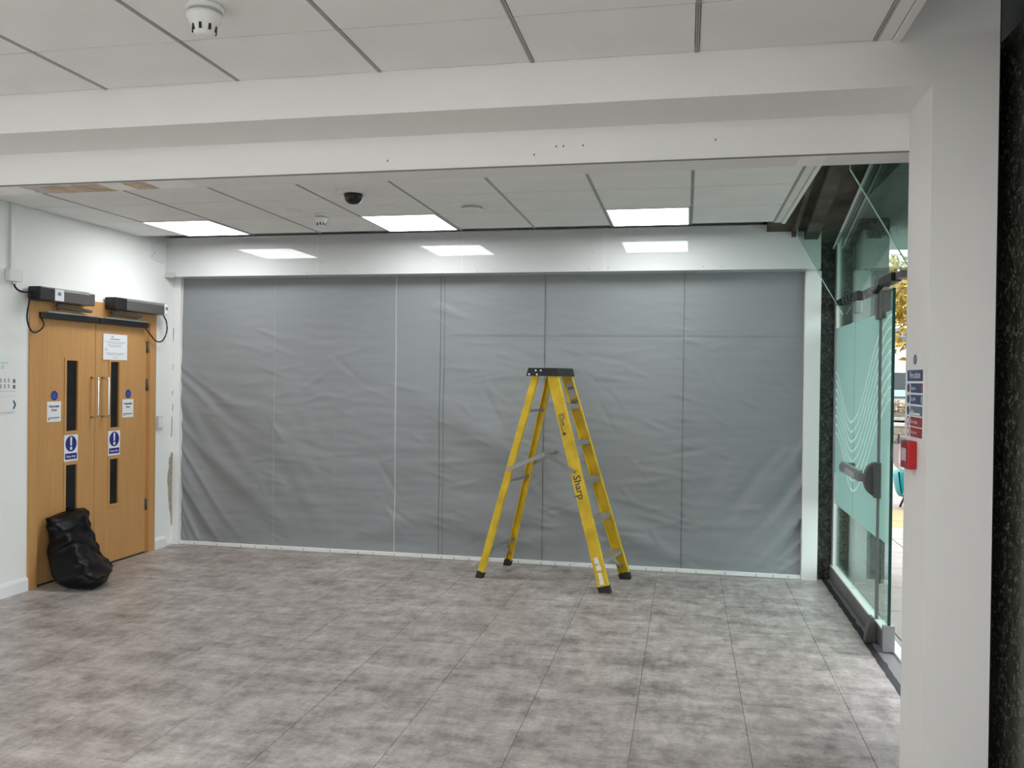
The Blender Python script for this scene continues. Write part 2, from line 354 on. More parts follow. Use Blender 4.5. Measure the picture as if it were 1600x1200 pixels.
for i in LI: light_panel(GX[i+1]+.012, GX[i]-.012, FY[4]+.004, FY[5]-.004, names[i], 'lit panels over the screen')
for i, j in sorted(NL): light_panel(GX[i+1]+.012, GX[i]-.012, NY[j]+.004, NY[j+1]-.004, 'added square near-bay fill light in the %s, %s' % ({1: 'row by the near wall', 4: 'middle row', 7: 'row next to the beam'}[j], {0: 'next to the added window', 3: 'right of the middle', 5: 'left of the middle', 7: 'next to the left wall'}[i]), 'added fill panels of the near bay', 'led_fill')  # unseen panels added behind the camera to brighten the near bay

tag(MB().box(WX-.2, 1.9, YBACK-.2, 7.6, TOP, TOP+.2).build('sky_block_slab', 'dark_void'), 'added dark slab keeping sky light out above the suspended ceilings', 'slab', kind='structure')  # unseen roof added to stop sky light leaking in over the header
# ------------------------------------------------------------------ beam, downstand, column
bm_ = MB().prism([(WX, YB, ZB), (WX, YB, TOP), (WX, YU, TOP), (WX, YU, ZD), (WX, YD, ZD), (WX, YD, ZB)], (XC-WX, 0, 0)).build('beam', 'beam')
tag(bm_, 'white boxed beam crossing the hall below the ceiling', 'beam', kind='structure')
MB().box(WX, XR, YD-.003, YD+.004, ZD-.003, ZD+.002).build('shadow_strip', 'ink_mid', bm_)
def under(poly, mt): MB().prism([(a, b, ZD) for a, b in poly][::-1], (0, 0, -.0016)).build('plaster_patch', mt, bm_)
Y0p, Y1p = YD+.006, YU-.004
for x0, x1, ya, yb, mt in [(-3.60, -3.07, Y0p, Y1p, 'filler'), (-3.07, -2.98, Y0p+.02, Y1p, 'grey_plastic'), (-2.98, -2.80, Y0p+.03, Y1p, 'plaster_brown'), (-2.80, -2.66, Y0p+.02, Y1p, 'plaster_brown'), (-2.66, -2.54, Y0p+.01, Y1p-.01, 'filler'), (-2.54, -2.42, Y0p+.02, Y1p-.02, 'plaster_brown'), (-2.42, -2.22, Y0p, Y1p-.005, 'filler')]:
    under(ragged([(x0, ya), (x1, ya), (x1, yb), (x0, yb)], .006, 4), mt)
under(ragged([(.42, Y0p), (.52, Y0p), (.52, Y1p), (.42, Y1p)], .004, 3), 'filler')
for x in (-.62, -.53, -.50, -.42, -1.25, .1): MB().box(x-.003, x+.003, YD-.0015, YD, ZD+.04+.03*(x > -.55), ZD+.048+.03*(x > -.55)).build('nail_hole', 'ink_mid', bm_)
col = MB().box(XR, XC, YB, YD, 0, ZB).build('column', 'beam'); tag(col, 'square white column with the fire sign at the right', 'column', kind='structure')
tag(MB().box(XC, XC+.02, YB+.05, YD, 0, TOP).build('trim_3', 'black_rubber'), 'black seal strip between the white column and granite', 'trim', kind='structure')

# ------------------------------------------------------------------ granite piers, soffit over the glass
tag(MB().box(1.06, 1.9, 1.6, 4.1, -.05, 2.76).build('wall_pier', 'granite'), 'polished dark granite pier right of the white column', 'pier', kind='structure')
tag(MB().box(1.034, 1.545, 7.12, 7.6, -.05, TOP).build('wall_pier_far', 'granite'), 'polished dark granite pier between the screen and the glass doors', 'pier', kind='structure')
def soff(z, y): return z
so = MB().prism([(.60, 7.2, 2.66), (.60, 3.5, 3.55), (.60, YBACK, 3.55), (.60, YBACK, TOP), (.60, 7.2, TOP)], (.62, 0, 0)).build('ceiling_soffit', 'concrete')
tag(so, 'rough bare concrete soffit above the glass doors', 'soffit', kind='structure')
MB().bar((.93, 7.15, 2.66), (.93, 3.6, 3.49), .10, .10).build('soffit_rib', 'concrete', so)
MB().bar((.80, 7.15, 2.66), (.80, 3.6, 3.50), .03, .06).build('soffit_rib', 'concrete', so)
tag(MB().box(1.22, 2.25, 1.6, 8.85, 2.86, 3.3).build('ceiling_canopy', 'canopy'), 'dark overhanging canopy outside the glass doors', 'canopy', kind='structure')

# ------------------------------------------------------------------ screen with frame
def gauss(t, s): return math.exp(-(t/s)**2)
random.seed(21)
CRE = []
for _ in range(150):
    x0 = random.uniform(-2.0, .85) if random.random() < .75 else random.uniform(-4.4, -2.1)
    z0 = random.uniform(.1, 1.9)**1.0
    an = random.gauss(-.05, .25) if random.random() < .8 else random.uniform(-1.2, -.5)
    CRE.append((x0, z0, math.cos(an), math.sin(an), random.uniform(.05, .20), random.uniform(.010, .022), random.choice((-1, 1, 1))*random.uniform(.0015, .0042)))
for sx in (-3.637, -2.05, -1.174, -.023):      # short pulls at the seams
    for k in range(14): CRE.append((sx+random.uniform(-.03, .05), random.uniform(.1, 2.2), 1, random.uniform(-.5, -.1), random.uniform(.06, .16), .014, random.uniform(.0015, .004)))
LF = [(.22, 2.3, .022, .012), (.40, 2.0, .028, .014), (.60, 1.7, .034, .015), (.86, 1.45, .030, .011), (1.12, 1.1, .045, .014), (1.50, .85, .035, .011), (1.60, .6, .022, .007)]
RF = [(.16, .9, .022, .011), (.30, 1.15, .024, .012), (.48, 1.35, .030, .012), (.74, 1.5, .030, .009), (1.05, 1.5, .04, .007)]
def creases(x, z):
    d = 0.0
    for x0, z0, c, s_, ln, wd, am in CRE:
        u = (x-x0)*c+(z-z0)*s_
        if abs(u) > 2*ln: continue
        v = -(x-x0)*s_+(z-z0)*c
        if abs(v) > 3*wd: continue
        d += am*math.exp(-(u/ln)**2-(v/wd)**2)
    xx = x+4.55; xr = .905-x
    if xx < 1.5:
        for z0, sl, wd, am in LF:
            v = z-(z0-sl*xx+.25*xx*xx*sl+.03*math.sin(xx*7+z0*9)); q = v/(wd*(1+1.6*xx)); 
            if abs(q) < 3: d += am*math.exp(-q*q)*math.exp(-xx/(.30+.35*z0))
    if xr < 1.0:
        for z0, sl, wd, am in RF:
            v = z-(z0-sl*xr+.35*xr*xr*sl); q = v/(wd*(1+1.5*xr))
            if abs(q) < 3: d += am*math.exp(-q*q)*math.exp(-xr/.32)
    return d
def wrinkle(x, z):
    return base_wrinkle(x, z)+1.5*creases(x, z)*min(1., z/.05)
def base_wrinkle(x, z):
    xx = x+4.55; xr = .905-x
    d = .016*noise.noise((x*.8, z*.7, 3.1))+.010*noise.noise((x*1.7+5, z*1.3, .7))
    d += .0030*noise.noise((x*2.2, z*11, 9.0))*(1 if z < 1.85 else .35)+.0016*noise.noise((x*5, z*22, 4.0))
    k = math.exp(-xx/.55)*max(0., min(1., (1.75-z)/.6))
    a = z+1.25*xx+.12*math.sin(xx*5)
    d += k*(.011*math.sin(a*9.5+.6)+.0065*math.sin(a*19+1.1))*(1-.4*max(0, min(1, (z-.5)/.8)))
    # two long draping folds from the left edge
    d += .011*gauss(z-(1.30-.75*xx+.1*math.sin(xx*6)), .10)*math.exp(-xx/1.1)
    d += .008*gauss(z-(1.62-.62*xx+.05*math.sin(xx*9)), .07)*math.exp(-xx/.8)
    k = math.exp(-xr/.40)*max(0., min(1., (1.15-z)/.5))
    a = z+1.5*xr
    d += k*(.010*math.sin(a*13)+.006*math.sin(a*27+.4))
    d += .018*gauss(z-(1.28-.55*(x+2.05)), .16)*gauss(x+1.6, .7)
    d += .020*gauss(z-(.52-.42*(x+1.0)), .10)*gauss(x+.6, .6) + .014*gauss(z-.40, .12)*gauss(x+1.6, .6)
    d += .012*gauss(z-.16-.25*abs(x+1.4), .07)*gauss(x+1.5, .5)+.010*gauss(z-.2-.3*(x+2.7), .08)*gauss(x+2.6, .4)
    edge = min(1., z/.10)*min(1., (2.6-z)/.3)
    return d*edge*1.25
SEAM = [-4.558, -3.637, -2.489, -2.075, -1.174, -.023, .915]
scr = empty('screen', (-1.82, YS, 0), 'wide wrinkled grey sheet screen with glossy white header and posts', 'screen')
def sheet(x0, x1, z0, z1, step=.0155):
    nx = max(2, int((x1-x0)/step)); nz = int((z1-z0)/step); V = []; F = []
    for j in range(nz+1):
        for i in range(nx+1):
            x = x0+(x1-x0)*i/nx; z = z0+(z1-z0)*j/nz; V.append((x, YS-.02-wrinkle(x, z), z))
    for j in range(nz):
        for i in range(nx): a = j*(nx+1)+i; F.append((a, a+1, a+nx+2, a+nx+1))
    return MB().raw(V, F, 0, True)
for k in range(6): sheet(SEAM[k], SEAM[k+1], .012, 2.56).build('sheet_panel', 'screen', scr)
def seam_v(x, wd, mt, lift, z0=.012, z1=2.5):
    V = []; F = []; n = 120
    for j in range(n+1):
        z = z0+(z1-z0)*j/n; y = YS-.02-wrinkle(x, z)
        V += [(x-wd/2, y-.0005, z), (x-wd/2, y-lift, z), (x+wd/2, y-lift, z), (x+wd/2, y-.0005, z)]
    for j in range(n):
        a = 4*j; F += [(a, a+1, a+5, a+4), (a+1, a+2, a+6, a+5), (a+2, a+3, a+7, a+6)]
    MB().raw(V, F).build('seam', mt, scr)
mat('seam_light', (.32, .34, .345), .5); mat('seam_dark', (.13, .14, .145), .5)
for x, wd, mt in [(-3.637, .005, 'seam_light'), (-2.489, .003, 'white'), (-2.085, .006, 'seam_dark'), (-2.05, .004, 'seam_dark'), (-1.174, .006, 'seam_dark'), (-1.16, .010, 'screen'), (-.023, .006, 'seam_dark'), (-.008, .012, 'screen')]:
    seam_v(x, wd, mt, .0025)
V = []; F = []; n = 150
for i in range(n+1):
    x = -2.03+(.90+2.03)*i/n; z = 1.925-.003*i/n; y = YS-.02
    V += [(x, y-wrinkle(x, z-.002)-.0001, z-.002), (x, y-wrinkle(x, z)-.0016, z), (x, y-wrinkle(x, z+.03)-.0001, z+.03)]
for i in range(n): a = 3*i; F += [(a, a+3, a+4, a+1), (a+1, a+4, a+5, a+2)]
MB().raw(V, F, 0, True).build('hem', 'screen', scr)
rail = MB().box(-4.548, .912, YS-.055, YS-.012, .002, .032, bev=.003).build('bottom_rail', 'white', scr)
x = -4.40
while x < .85:
    MB().box(x-.0025, x+.0025, YS-.0562, YS-.054, .006, .026).build('rail_clip', 'ink_mid', rail); x += .185+.07*math.sin(x*7)
fr_ = scr
hd = MB().box(WX, 1.005, YH, 7.19, 2.443, 2.79).build('header', 'gloss_white', fr_)
for x in (-3.15, -.66, -1.85): MB().box(x-.0015, x+.0015, YH-.0006, YH+.001, 2.445, 2.785).build('joint_line', 'white', hd)
for x, z in [(-3.25, 2.465), (-3.12, 2.462), (-2.9, 2.47), (-1.72, 2.46), (-1.58, 2.47), (-.78, 2.465), (-.63, 2.47), (-.75, 2.60), (.12, 2.47), (.26, 2.465), (-3.12, 2.56)]:
    MB().lathe([(.004, 0), (.003, .001), (.0, .0012)], (x, YH, z), 10, M=Matrix.Rotation(math.pi/2, 4, 'X')).build('screw', 'ink_mid', hd)
MB().box(WX+.001, -4.552, YS-.07, YS+.06, 0, 2.443, bev=.003).build('side_post', 'white', fr_)
MB().box(.912, 1.032, YS-.07, YS+.06, 0, 2.443, bev=.003).build('side_post', 'white', fr_)
MB().box(WX+.002, WX+.10, YH-.012, YH+.03, 2.436, 2.478, bev=.002).build('corner_bracket', 'grey_plastic', fr_)
cb = empty('cable_box', (WX, 6.78, 2.57), 'white boxed-in cover on the wall at the left end of the header', 'box')
MB().prism([(WX, 6.675, 2.58), (WX, 6.675, 2.76), (WX, 6.898, 2.76), (WX, 6.898, 2.44), (WX, 6.87, 2.46), (WX, 6.86, 2.56)], (.012, 0, 0)).build('cover', 'white', cb)
for y, z in [(6.72, 2.63), (6.77, 2.735), (6.69, 2.60)]: MB().box(WX+.012, WX+.014, y-.006, y+.006, z-.006, z+.006).build('screw', 'ink_grey', cb)

# ------------------------------------------------------------------ wooden double doors in the left wall
d1 = empty('door_1', (WX, 6.02, 0), 'beech double fire doors with narrow dark vision panels in the left wall', 'double door', kind='structure')
f = MB(); XF = WX+.012
f.box(WX-.12, XF, DY0, DY0+.085, 0, DZ1).box(WX-.12, XF, DY1-.085, DY1, 0, DZ1).box(WX-.12, XF, DY0+.085, DY1-.085, 2.005, DZ1)
f.build('door_frame', 'wood', d1)
LX = WX-.022     # leaf face plane
def leaf(y0, y1, hole_y, hinge_y, side):
    z0, z1 = .008, 2.0; ha, hb = hole_y; slots = [(1.105, 1.675), (.47, .872)]
    b = MB(); A = LX-.045
    b.box(A, LX, y0, ha, z0, z1).box(A, LX, hb, y1, z0, z1).box(A, LX, ha, hb, z0, slots[1][0]).box(A, LX, ha, hb, slots[1][1], slots[0][0]).box(A, LX, ha, hb, slots[0][1], z1)
    o = b.build('door_leaf', 'wood', d1)
    for s0, s1 in slots:
        g = MB(); t = .014; e = LX+.006
        g.box(A, e, ha-.008, ha+t, s0-.008, s1+.008).box(A, e, hb-t, hb+.008, s0-.008, s1+.008).box(A, e, ha+t, hb-t, s0-.008, s0+t).box(A, e, ha+t, hb-t, s1-t, s1+.008)
        g.build('glazing_bead', 'wood', o)
        MB().box(LX-.016, LX-.010, ha+t, hb-t, s0+t, s1-t).build('pane', 'dark_glass', o)  # opaque dark colour stands in for the unlit corridor behind
    hy = y1-.045 if side < 0 else y0+.075
    H0, H1 = 1.215, 1.53; ex = LX+.068
    pts = [(LX, hy, H0)]+[(ex-.02+.02*math.sin(a), hy, H0+.02-.02*math.cos(a)) for a in [i*math.pi/12 for i in range(7)]]+[(ex-.02+.02*math.cos(a), hy, H1-.02+.02*math.sin(a)) for a in [i*math.pi/12 for i in range(7)]]+[(LX, hy, H1)]
    MB().tube(pts, .0095, 10).build('pull_handle', 'steel', o)
    for z in (.42, 1.47, 1.80):
        h = MB(); h.lathe([(.008, -.05), (.008, .05)], (LX+.012, hinge_y, z), 10); h.box(LX-.001, LX+.003, hinge_y-.012, hinge_y+.012, z-.05, z+.05)
        h.build('hinge', 'grey_metal', o)
    return o
lfL = leaf(DY0+.088, 6.012, (5.675, 5.825), DY0+.088, -1)
lfR = leaf(6.017, DY1-.088, (6.182, 6.318), DY1-.088, 1)
def fr_left(y, z, x=LX): return frame((x, y, z), (0, 1, 0), (0, 0, 1))
def sign_auto(y, z, leaf_):
    F_ = fr_left(y, z); b = MB(); W_, H_ = .142, .152
    b.rect(F_, 0, 0, W_, H_, 0)
    b.text('Automatic', F_, W_/2, .108, .0255, 1, 'CENTER', .0014, .0012); b.text('Door', F_, W_/2, .080, .0255, 1, 'CENTER', .0014, .0012)
    b.rect(F_, .012, .012, .024, .034, 2, .001, .0013); b.rect(F_, .026, .026, .128, .034, 2, .001, .0013); b.rect(F_, .026, .016, .11, .019, 3, .001, .0013)
    b.build('automatic_door_sign', ['paper', 'ink', 'ink_mid', 'ink_grey'], leaf_)
sign_auto(5.493, 1.198, lfL); sign_auto(6.355, 1.196, lfR)
for y, l in ((5.565, lfL), (6.428, lfR)):
    b = MB(); F_ = fr_left(y, 1.394); b.disc(F_, 0, 0, .036, 1, .0008); b.disc(F_, 0, 0, .025, 0, .0014); b.build('blue_disc_sticker', ['dot_blue', 'sign_blue'], l)
def sign_excl(y, z, l):
    F_ = fr_left(y, z, LX+.0005); b = MB(); W_, H_ = .148, .204
    b.rect(F_, 0, 0, W_, H_, 0); b.disc(F_, W_/2, .134, .061, 1, .0014)
    b.prism([F_ @ Vector(p) for p in [(W_/2-.011, .185, .0018), (W_/2-.008, .118, .0018), (W_/2+.008, .118, .0018), (W_/2+.011, .185, .0018)]], (.0002, 0, 0), 0); b.disc(F_, W_/2, .098, .0135, 0, .002)
    b.rect(F_, .010, .014, W_-.010, .060, 1, .001, .0014); b.text('Keep clear', F_, W_/2, .030, .0235, 0, 'CENTER', .002, .0004)
    b.build('mandatory_sign', ['paper', 'sign_blue'], l)
sign_excl(5.672, .886, lfL); sign_excl(6.178, .888, lfR)
F_ = fr_left(6.098, 1.677, LX+.007); b = MB(); W_, H_ = .302, .212
b.rect(F_, 0, 0, W_, H_, 0, -.002, .0); b.rect(F_, .10, .186, .122, .196, 2, 0, .0004)
random.seed(3)
def greeked(b, x0, x1, y, h, mi, center=False):
    x = x0
    while x < x1-.006:
        wd = random.uniform(.008, .024); b.rect(F_, x, y, min(x+wd, x1), y+h, mi, 0, .0004); x += wd+.005
greeked(b, .085, .215, .166, .009, 2)
for y, x0, x1 in [(.146, .02, .282), (.134, .05, .255), (.118, .05, .23), (.106, .07, .23), (.088, .02, .05), (.074, .02, .055), (.052, .03, .27), (.040, .05, .25), (.018, .12, .175)]: greeked(b, x0, x1, y, .006, 1)
b.build('paper_notice', ['paper', 'ink_grey', 'ink_mid'], lfR)

# door operators above the doors
def operator(y0, y1, cap_near, label, lab_near, loop):
    z0, z1 = 2.085, 2.178; xo = WX+.115
    t = empty('door_operator', (WX, (y0+y1)/2, z0), label, 'door operator', 'door openers above the wooden doors')
    MB().box(XF, xo, y0+.14, y1-(.06 if lab_near is False else 0), z0, z1, bev=.006).build('housing', 'grey_metal', t)
    MB().box(XF, xo-.004, y0+.14, y1-.06, z1, z1+.006).build('top_cover', 'alu', t)
    MB().box(xo-.006, xo+.0012, y0+.14, y1-.065, z1-.014, z1+.004).build('silver_edge', 'alu', t)
    MB().box(XF, xo+.003, y0, y0+.14, z0-.002, z1+.004, bev=.008).build('end_cap', 'black', t)
    if lab_near:
        MB().box(xo-.002, xo+.0018, y0+.145, y0+.235, z0+.006, z1-.004).build('silver_label', 'paper', t); yl = y0+.19
    else:
        MB().box(XF, xo, y1-.06, y1, z0, z1, bev=.01).build('silver_end', 'paper', t); yl = y1-.033
    MB().box(xo+.0015, xo+.0028, yl-.018, yl+.014, z0+.045, z0+.07).build('label_print', 'ink_mid', t)
    return t
opL = operator(5.255, 5.83, True, 'dark grey door opener over the left door leaf', True, None)
opR = operator(6.075, 6.79, True, 'dark grey door opener over the right door leaf', False, None)
def arm(op, y0, y1, ya):
    MB().box(LX+.001, LX+.055, y0, y1, 1.965, 2.008, bev=.004).build('slide_track', 'black', op)
    MB().box(LX+.012, LX+.057, y0+.07, y1-.02, 2.008, 2.020).build('track_cover', 'alu', op)
    MB().bar((LX+.075, ya, 2.06), (LX+.075, ya+.36*(1 if ya < 5.9 else 1), 2.045), .03, .022).build('lever_arm', 'grey_metal', op)
    MB().lathe([(.014, 0), (.014, .06)], (LX+.075, ya+.01, 2.03), 12).build('spindle', 'grey_metal', op)
arm(opL, 5.365, 5.99, 5.50); arm(opR, 6.0, 6.62, 6.12)
def spline(pts, n=10):
    P = [Vector(p) for p in pts]; P = [P[0]]+P+[P[-1]]; out = []
    for i in range(1, len(P)-2):
        for k in range(n):
            t = k/n; a, b_, c, d = P[i-1], P[i], P[i+1], P[i+2]
            out.append(.5*((2*b_)+(-a+c)*t+(2*a-5*b_+4*c-d)*t*t+(-a+3*b_-3*c+d)*t**3))
    return out+[P[-2]]
xw = WX+.03
MB().tube(spline([(xw, 5.26, 2.12), (xw+.03, 5.215, 2.07), (xw+.04, 5.185, 1.95), (xw+.035, 5.225, 1.868), (xw+.02, 5.30, 1.855), (xw+.015, 5.375, 1.91), (LX+.03, 5.385, 1.975)]), .006).build('power_cable', 'black_rubber', opL)
MB().tube(spline([(xw-.015, 5.128, 2.20), (xw-.012, 5.13, 2.165), (xw+.01, 5.155, 2.135), (xw+.02, 5.26, 2.135)]), .007).build('power_cable', 'black_rubber', opL)
MB().tube(spline([(xw+.05, 6.755, 2.09), (xw+.055, 6.80, 2.03), (xw+.045, 6.82, 1.94), (xw+.03, 6.78, 1.86), (xw+.02, 6.70, 1.855), (xw+.01, 6.635, 1.91), (LX+.03, 6.60, 1.97)]), .006).build('power_cable', 'black_rubber', opR)
sp = empty('fused_spur', (WX, 5.125, 2.19), 'white fused spur box with trunking on the left wall', 'spur box')
MB().box(WX, WX+.045, 5.058, 5.175, 2.198, 2.285, bev=.006).build('box_body', 'white_plastic', sp)
MB().box(WX, WX+.020, 5.092, 5.127, 2.285, ZC-.002, bev=.003).build('trunking', 'white_plastic', sp)
MB().lathe([(.012, 0), (.012, .02)], (WX+.02, 5.125, 2.182), 12).build('cable_gland', 'white_plastic', sp)
sw = empty('wall_switch', (WX, 6.81, 1.07), 'pale grey switch box right of the door frame', 'switch')
MB().box(WX, WX+.03, 6.782, 6.845, 1.075, 1.19, bev=.005).build('back_box', 'grey_plastic', sw); MB().box(WX+.03, WX+.034, 6.79, 6.837, 1.085, 1.18, bev=.001).build('rocker', 'white_plastic', sw)
# wall sign
ws = empty('wall_sign', (WX, 4.85, 1.29), 'white wayfinding sign with teal arrow at the left edge', 'sign')
F_ = fr_left(4.55, 1.29, WX)
b = MB(); b.rect(F_, 0, .112, .61, .385, 0, 0, .010); b.text('s', F_, .498, .30, .06, 1, 'RIGHT', .0105, .001); b.rect(F_, .40, .337, .535, .343, 1, .010, .0105)
for k in range(3):
    for q, yy in enumerate((.168, .208)): b.disc(F_, .47+.035*k, yy+.014, .009, 3, .0104, 12, .012); b.rect(F_, .462+.035*k, yy-.004, .48+.035*k, yy+.004, 3, .010, .0104)
b.rect(F_, .582-.005, .200, .604-.004, .228, 2, .010, .0105); b.rect(F_, .582-.005, .160, .604-.004, .187, 4, .010, .0105)
b.rect(F_, .40, .142, .60, .145, 3, .010, .0104)
b.build('upper_board', ['white', 'teal_pale', 'ink_mid', 'ink_grey', 'slate'], ws)
b = MB(); b.rect(F_, 0, 0, .61, .095, 0, 0, .012)
b.prism([F_ @ Vector(p) for p in [(.575, .078, .0122), (.589, .078, .0122), (.606, .048, .0122), (.589, .018, .0122), (.575, .018, .0122), (.591, .048, .0122)]], (.0006, 0, 0), 1)
b.build('arrow_board', ['white', 'teal_dark'], ws)

# ------------------------------------------------------------------ black bag leaning on the doors
def bag():
    prof = []   # z, y0, y1, x_back, x_front
    keys = [(0.0, 5.40, 5.66, -4.46, -4.14), (.03, 5.35, 5.72, -4.50, -4.08), (.09, 5.34, 5.76, -4.55, -4.08), (.17, 5.36, 5.75, -4.58, -4.20), (.26, 5.40, 5.76, -4.60, -4.32), (.35, 5.42, 5.79, -4.61, -4.40), (.43, 5.44, 5.82, -4.615, -4.47), (.47, 5.455, 5.83, -4.62, -4.53), (.485, 5.46, 5.83, -4.62, -4.56)]
    V = []; F = []; n = 72; m = 60
    def at(t):
        z = t
        for a, b_ in zip(keys, keys[1:]):
            if a[0] <= z <= b_[0]:
                k = (z-a[0])/(b_[0]-a[0]); return [a[i]+(b_[i]-a[i])*k for i in range(5)]
        return keys[-1]
    for j in range(m+1):
        tz = .485*(j/m); z, y0, y1, x0, x1 = at(tz)
        slope = .06*(j/m)    # top edge rises to the far side
        for i in range(n):
            a = 2*math.pi*i/n; ca, sa = math.cos(a), math.sin(a); p = .72
            px = math.copysign(abs(ca)**p, ca); py = math.copysign(abs(sa)**p, sa)
            x = (x0+x1)/2+px*(x1-x0)/2; y = (y0+y1)/2+py*(y1-y0)/2
            q = Vector((x*4, y*4, tz*4))
            r1 = 1-abs(noise.noise(Vector((q.x*1.1, q.y*.9, q.z*1.9))))*2
            r2 = 1-abs(noise.noise(Vector((q.x*2.3+7, q.y*2.1, q.z*3.7))))*2
            dsp = .022*r1+.012*r2; fade = min(1, tz/.05)*(1 if px > -.6 else .2)
            x += max(-.02, dsp-.012)*px*fade*1.2; y += (dsp-.012)*py*fade
            x -= .20*max(0, (y-y0)/(y1-y0))*max(0, px)*(1-tz/.485); x = max(x, LX+.012)
            zz = tz+(y-5.33)*slope*1.2+.012*noise.noise(Vector((x*9, y*9, tz*9)))*min(1, tz/.05)
            V.append((x, y, max(zz, .001 if j else 0.0)))
    for j in range(m):
        for i in range(n): F.append((j*n+i, j*n+(i+1) % n, (j+1)*n+(i+1) % n, (j+1)*n+i))
    F.append(list(range(n))[::-1]); F.append([m*n+i for i in range(n)])
    o = MB().raw(V, F, 0, True).build('rubbish_sack', 'bag'); tag(o, 'crumpled black plastic sack leaning against the wooden double doors', 'bag')
    return o
bag()

# ------------------------------------------------------------------ step ladder
A_ = Vector((-1.518, 6.734, 0)); U = Vector((.971, -.239, 0)).normalized(); Wd = Vector((-U.y, U.x, 0))
def P(u, wv, z): return A_+U*u+Wd*wv+Vector((0, 0, z))
ld = empty('step_ladder', P(.53, 0, 0), 'yellow fibreglass step ladder with black top standing open before the screen', 'step ladder')
def channel(b0, t0, width, depth, sgn, name, mt='yellow'):
    # C-channel rail, web facing outwards (sgn*w), flanges turned inwards
    b0 = Vector(b0); t0 = Vector(t0); d = (t0-b0).normalized()
    n = Wd*sgn; n = (n-n.dot(d)*d).normalized(); s = n.cross(d).normalized(); th = .006
    M = Matrix((s, n, d)).transposed().to_4x4(); M.translation = b0; L = (t0-b0).length
    b = MB(); h = width/2
    b.box(-h, h, -th, 0, 0, L, 0, M).box(-h, -h+th, -depth, -th, 0, L, 0, M).box(h-th, h, -depth, -th, 0, L, 0, M)
    return b.build(name, mt, ld), M, L
rails = {}
for sgn in (-1, 1):
    rails[('s', sgn)] = channel(P(1.048, sgn*.262, .0), P(.565, sgn*.16, 1.60), .084, .032, sgn, 'step_rail')
    rails[('b', sgn)] = channel(P(.012, sgn*.267, .0), P(.425, sgn*.152, 1.60), .052, .028, sgn, 'support_rail')
    for kind, wd in (('s', .092), ('b', .06)):
        o, M, L = rails[(kind, sgn)]
        f = MB(); f.box(-wd/2, wd/2, -.040, .004, -.004, .052, 0, M, .003); ft = f.build('foot', 'black_rubber', o)
        for v in ft.data.vertices:
            wz = v.co.z
            if wz < .004: v.co.z = .0
def srail(z): t = z/1.60; return 1.048+(.565-1.048)*t, .262+(.16-.262)*t
def brail(z): t = z/1.60; return .012+(.425-.012)*t, .267+(.152-.267)*t
for z in (.235, .52, .805, 1.09, 1.37):
    u, h = srail(z); q = .042
    b = MB(); dirv = Vector((U.x*(.565-1.048)+0, U.y*(.565-1.048), 1.6)).normalized()
    M = Matrix((U, Wd, Vector((0, 0, 1)))).transposed().to_4x4(); M.translation = P(u, 0, z)
    b.box(-q, q, -h+.006, h-.006, -.006, 0, 0, M).box(-q, -q+.005, -h+.006, h-.006, -.034, -.006, 0, M).box(q-.005, q, -h+.006, h-.006, -.034, -.006, 0, M)
    for k in range(5): b.box(-q+.010+k*.015, -q+.016+k*.015, -h+.01, h-.01, 0, .0015, 0, M)
    b.build('step', 'alu', ld)
u, h = srail(.235)
for s in (-1, 1):
    u2, h2 = srail(.10); MB().bar(P(u-.02, s*(h-.14), .205), P(u2, s*(h2-.012), .09), .022, .005, up=U).build('step_brace', 'alu_dull', ld)
for z in (1.315, .765, .23):
    u, h = brail(z); MB().bar(P(u, -h+.006, z), P(u, h-.006, z), .030, .018).build('support_rung', 'alu_dull', ld)
u, h = brail(.23)
for s in (-1, 1):
    u2, h2 = brail(.10); MB().bar(P(u, s*(h-.13), .225), P(u2, s*(h2-.012), .09), .020, .005, up=U).build('support_brace', 'alu_dull', ld)
for s in (-1, 1):
    z = .86; u1, h1 = brail(z); u2, h2 = srail(z)
    o1 = h1+.012; o2 = h2+.012; mid = P(.50, s*(o1+o2)/2*.55, .985)
    MB().bar(P(u1-.005, s*o1, z), mid, .006, .028).build('spreader_bar', 'alu_dull', ld)
    MB().bar(mid, P(u2+.0, s*o2, z+.01), .006, .028).build('spreader_bar', 'alu_dull', ld)
MB().bar(P(.50, -.125, .985), P(.50, .125, .985), .028, .006).build('spreader_link', 'alu_dull', ld)
# black top cap
M = Matrix((U, Wd, Vector((0, 0, 1)))).transposed().to_4x4(); M.translation = P(.49, 0, 1.588)
cp = MB(); h = .172
poly = [(-.135, 0), (.135, 0), (.118, .062), (-.118, .062)]
cp.prism([M @ Vector((a, -h, b_)) for a, b_ in poly], Wd*(2*h))
cap = cp.build('top_cap', 'black', ld)
for a, z in [(-.11, .012), (-.055, .042), (-.012, .042), (-.045, .010)]:
    MB().lathe([(.008, 0), (.007, .004), (0, .005)], M @ Vector((a, -h, z)), 10, M=Matrix.Rotation(math.pi/2, 4, 'X')).build('rivet', 'alu', cap)
# lettering and labels on the near step rail
o, M, L = rails[('s', -1)]
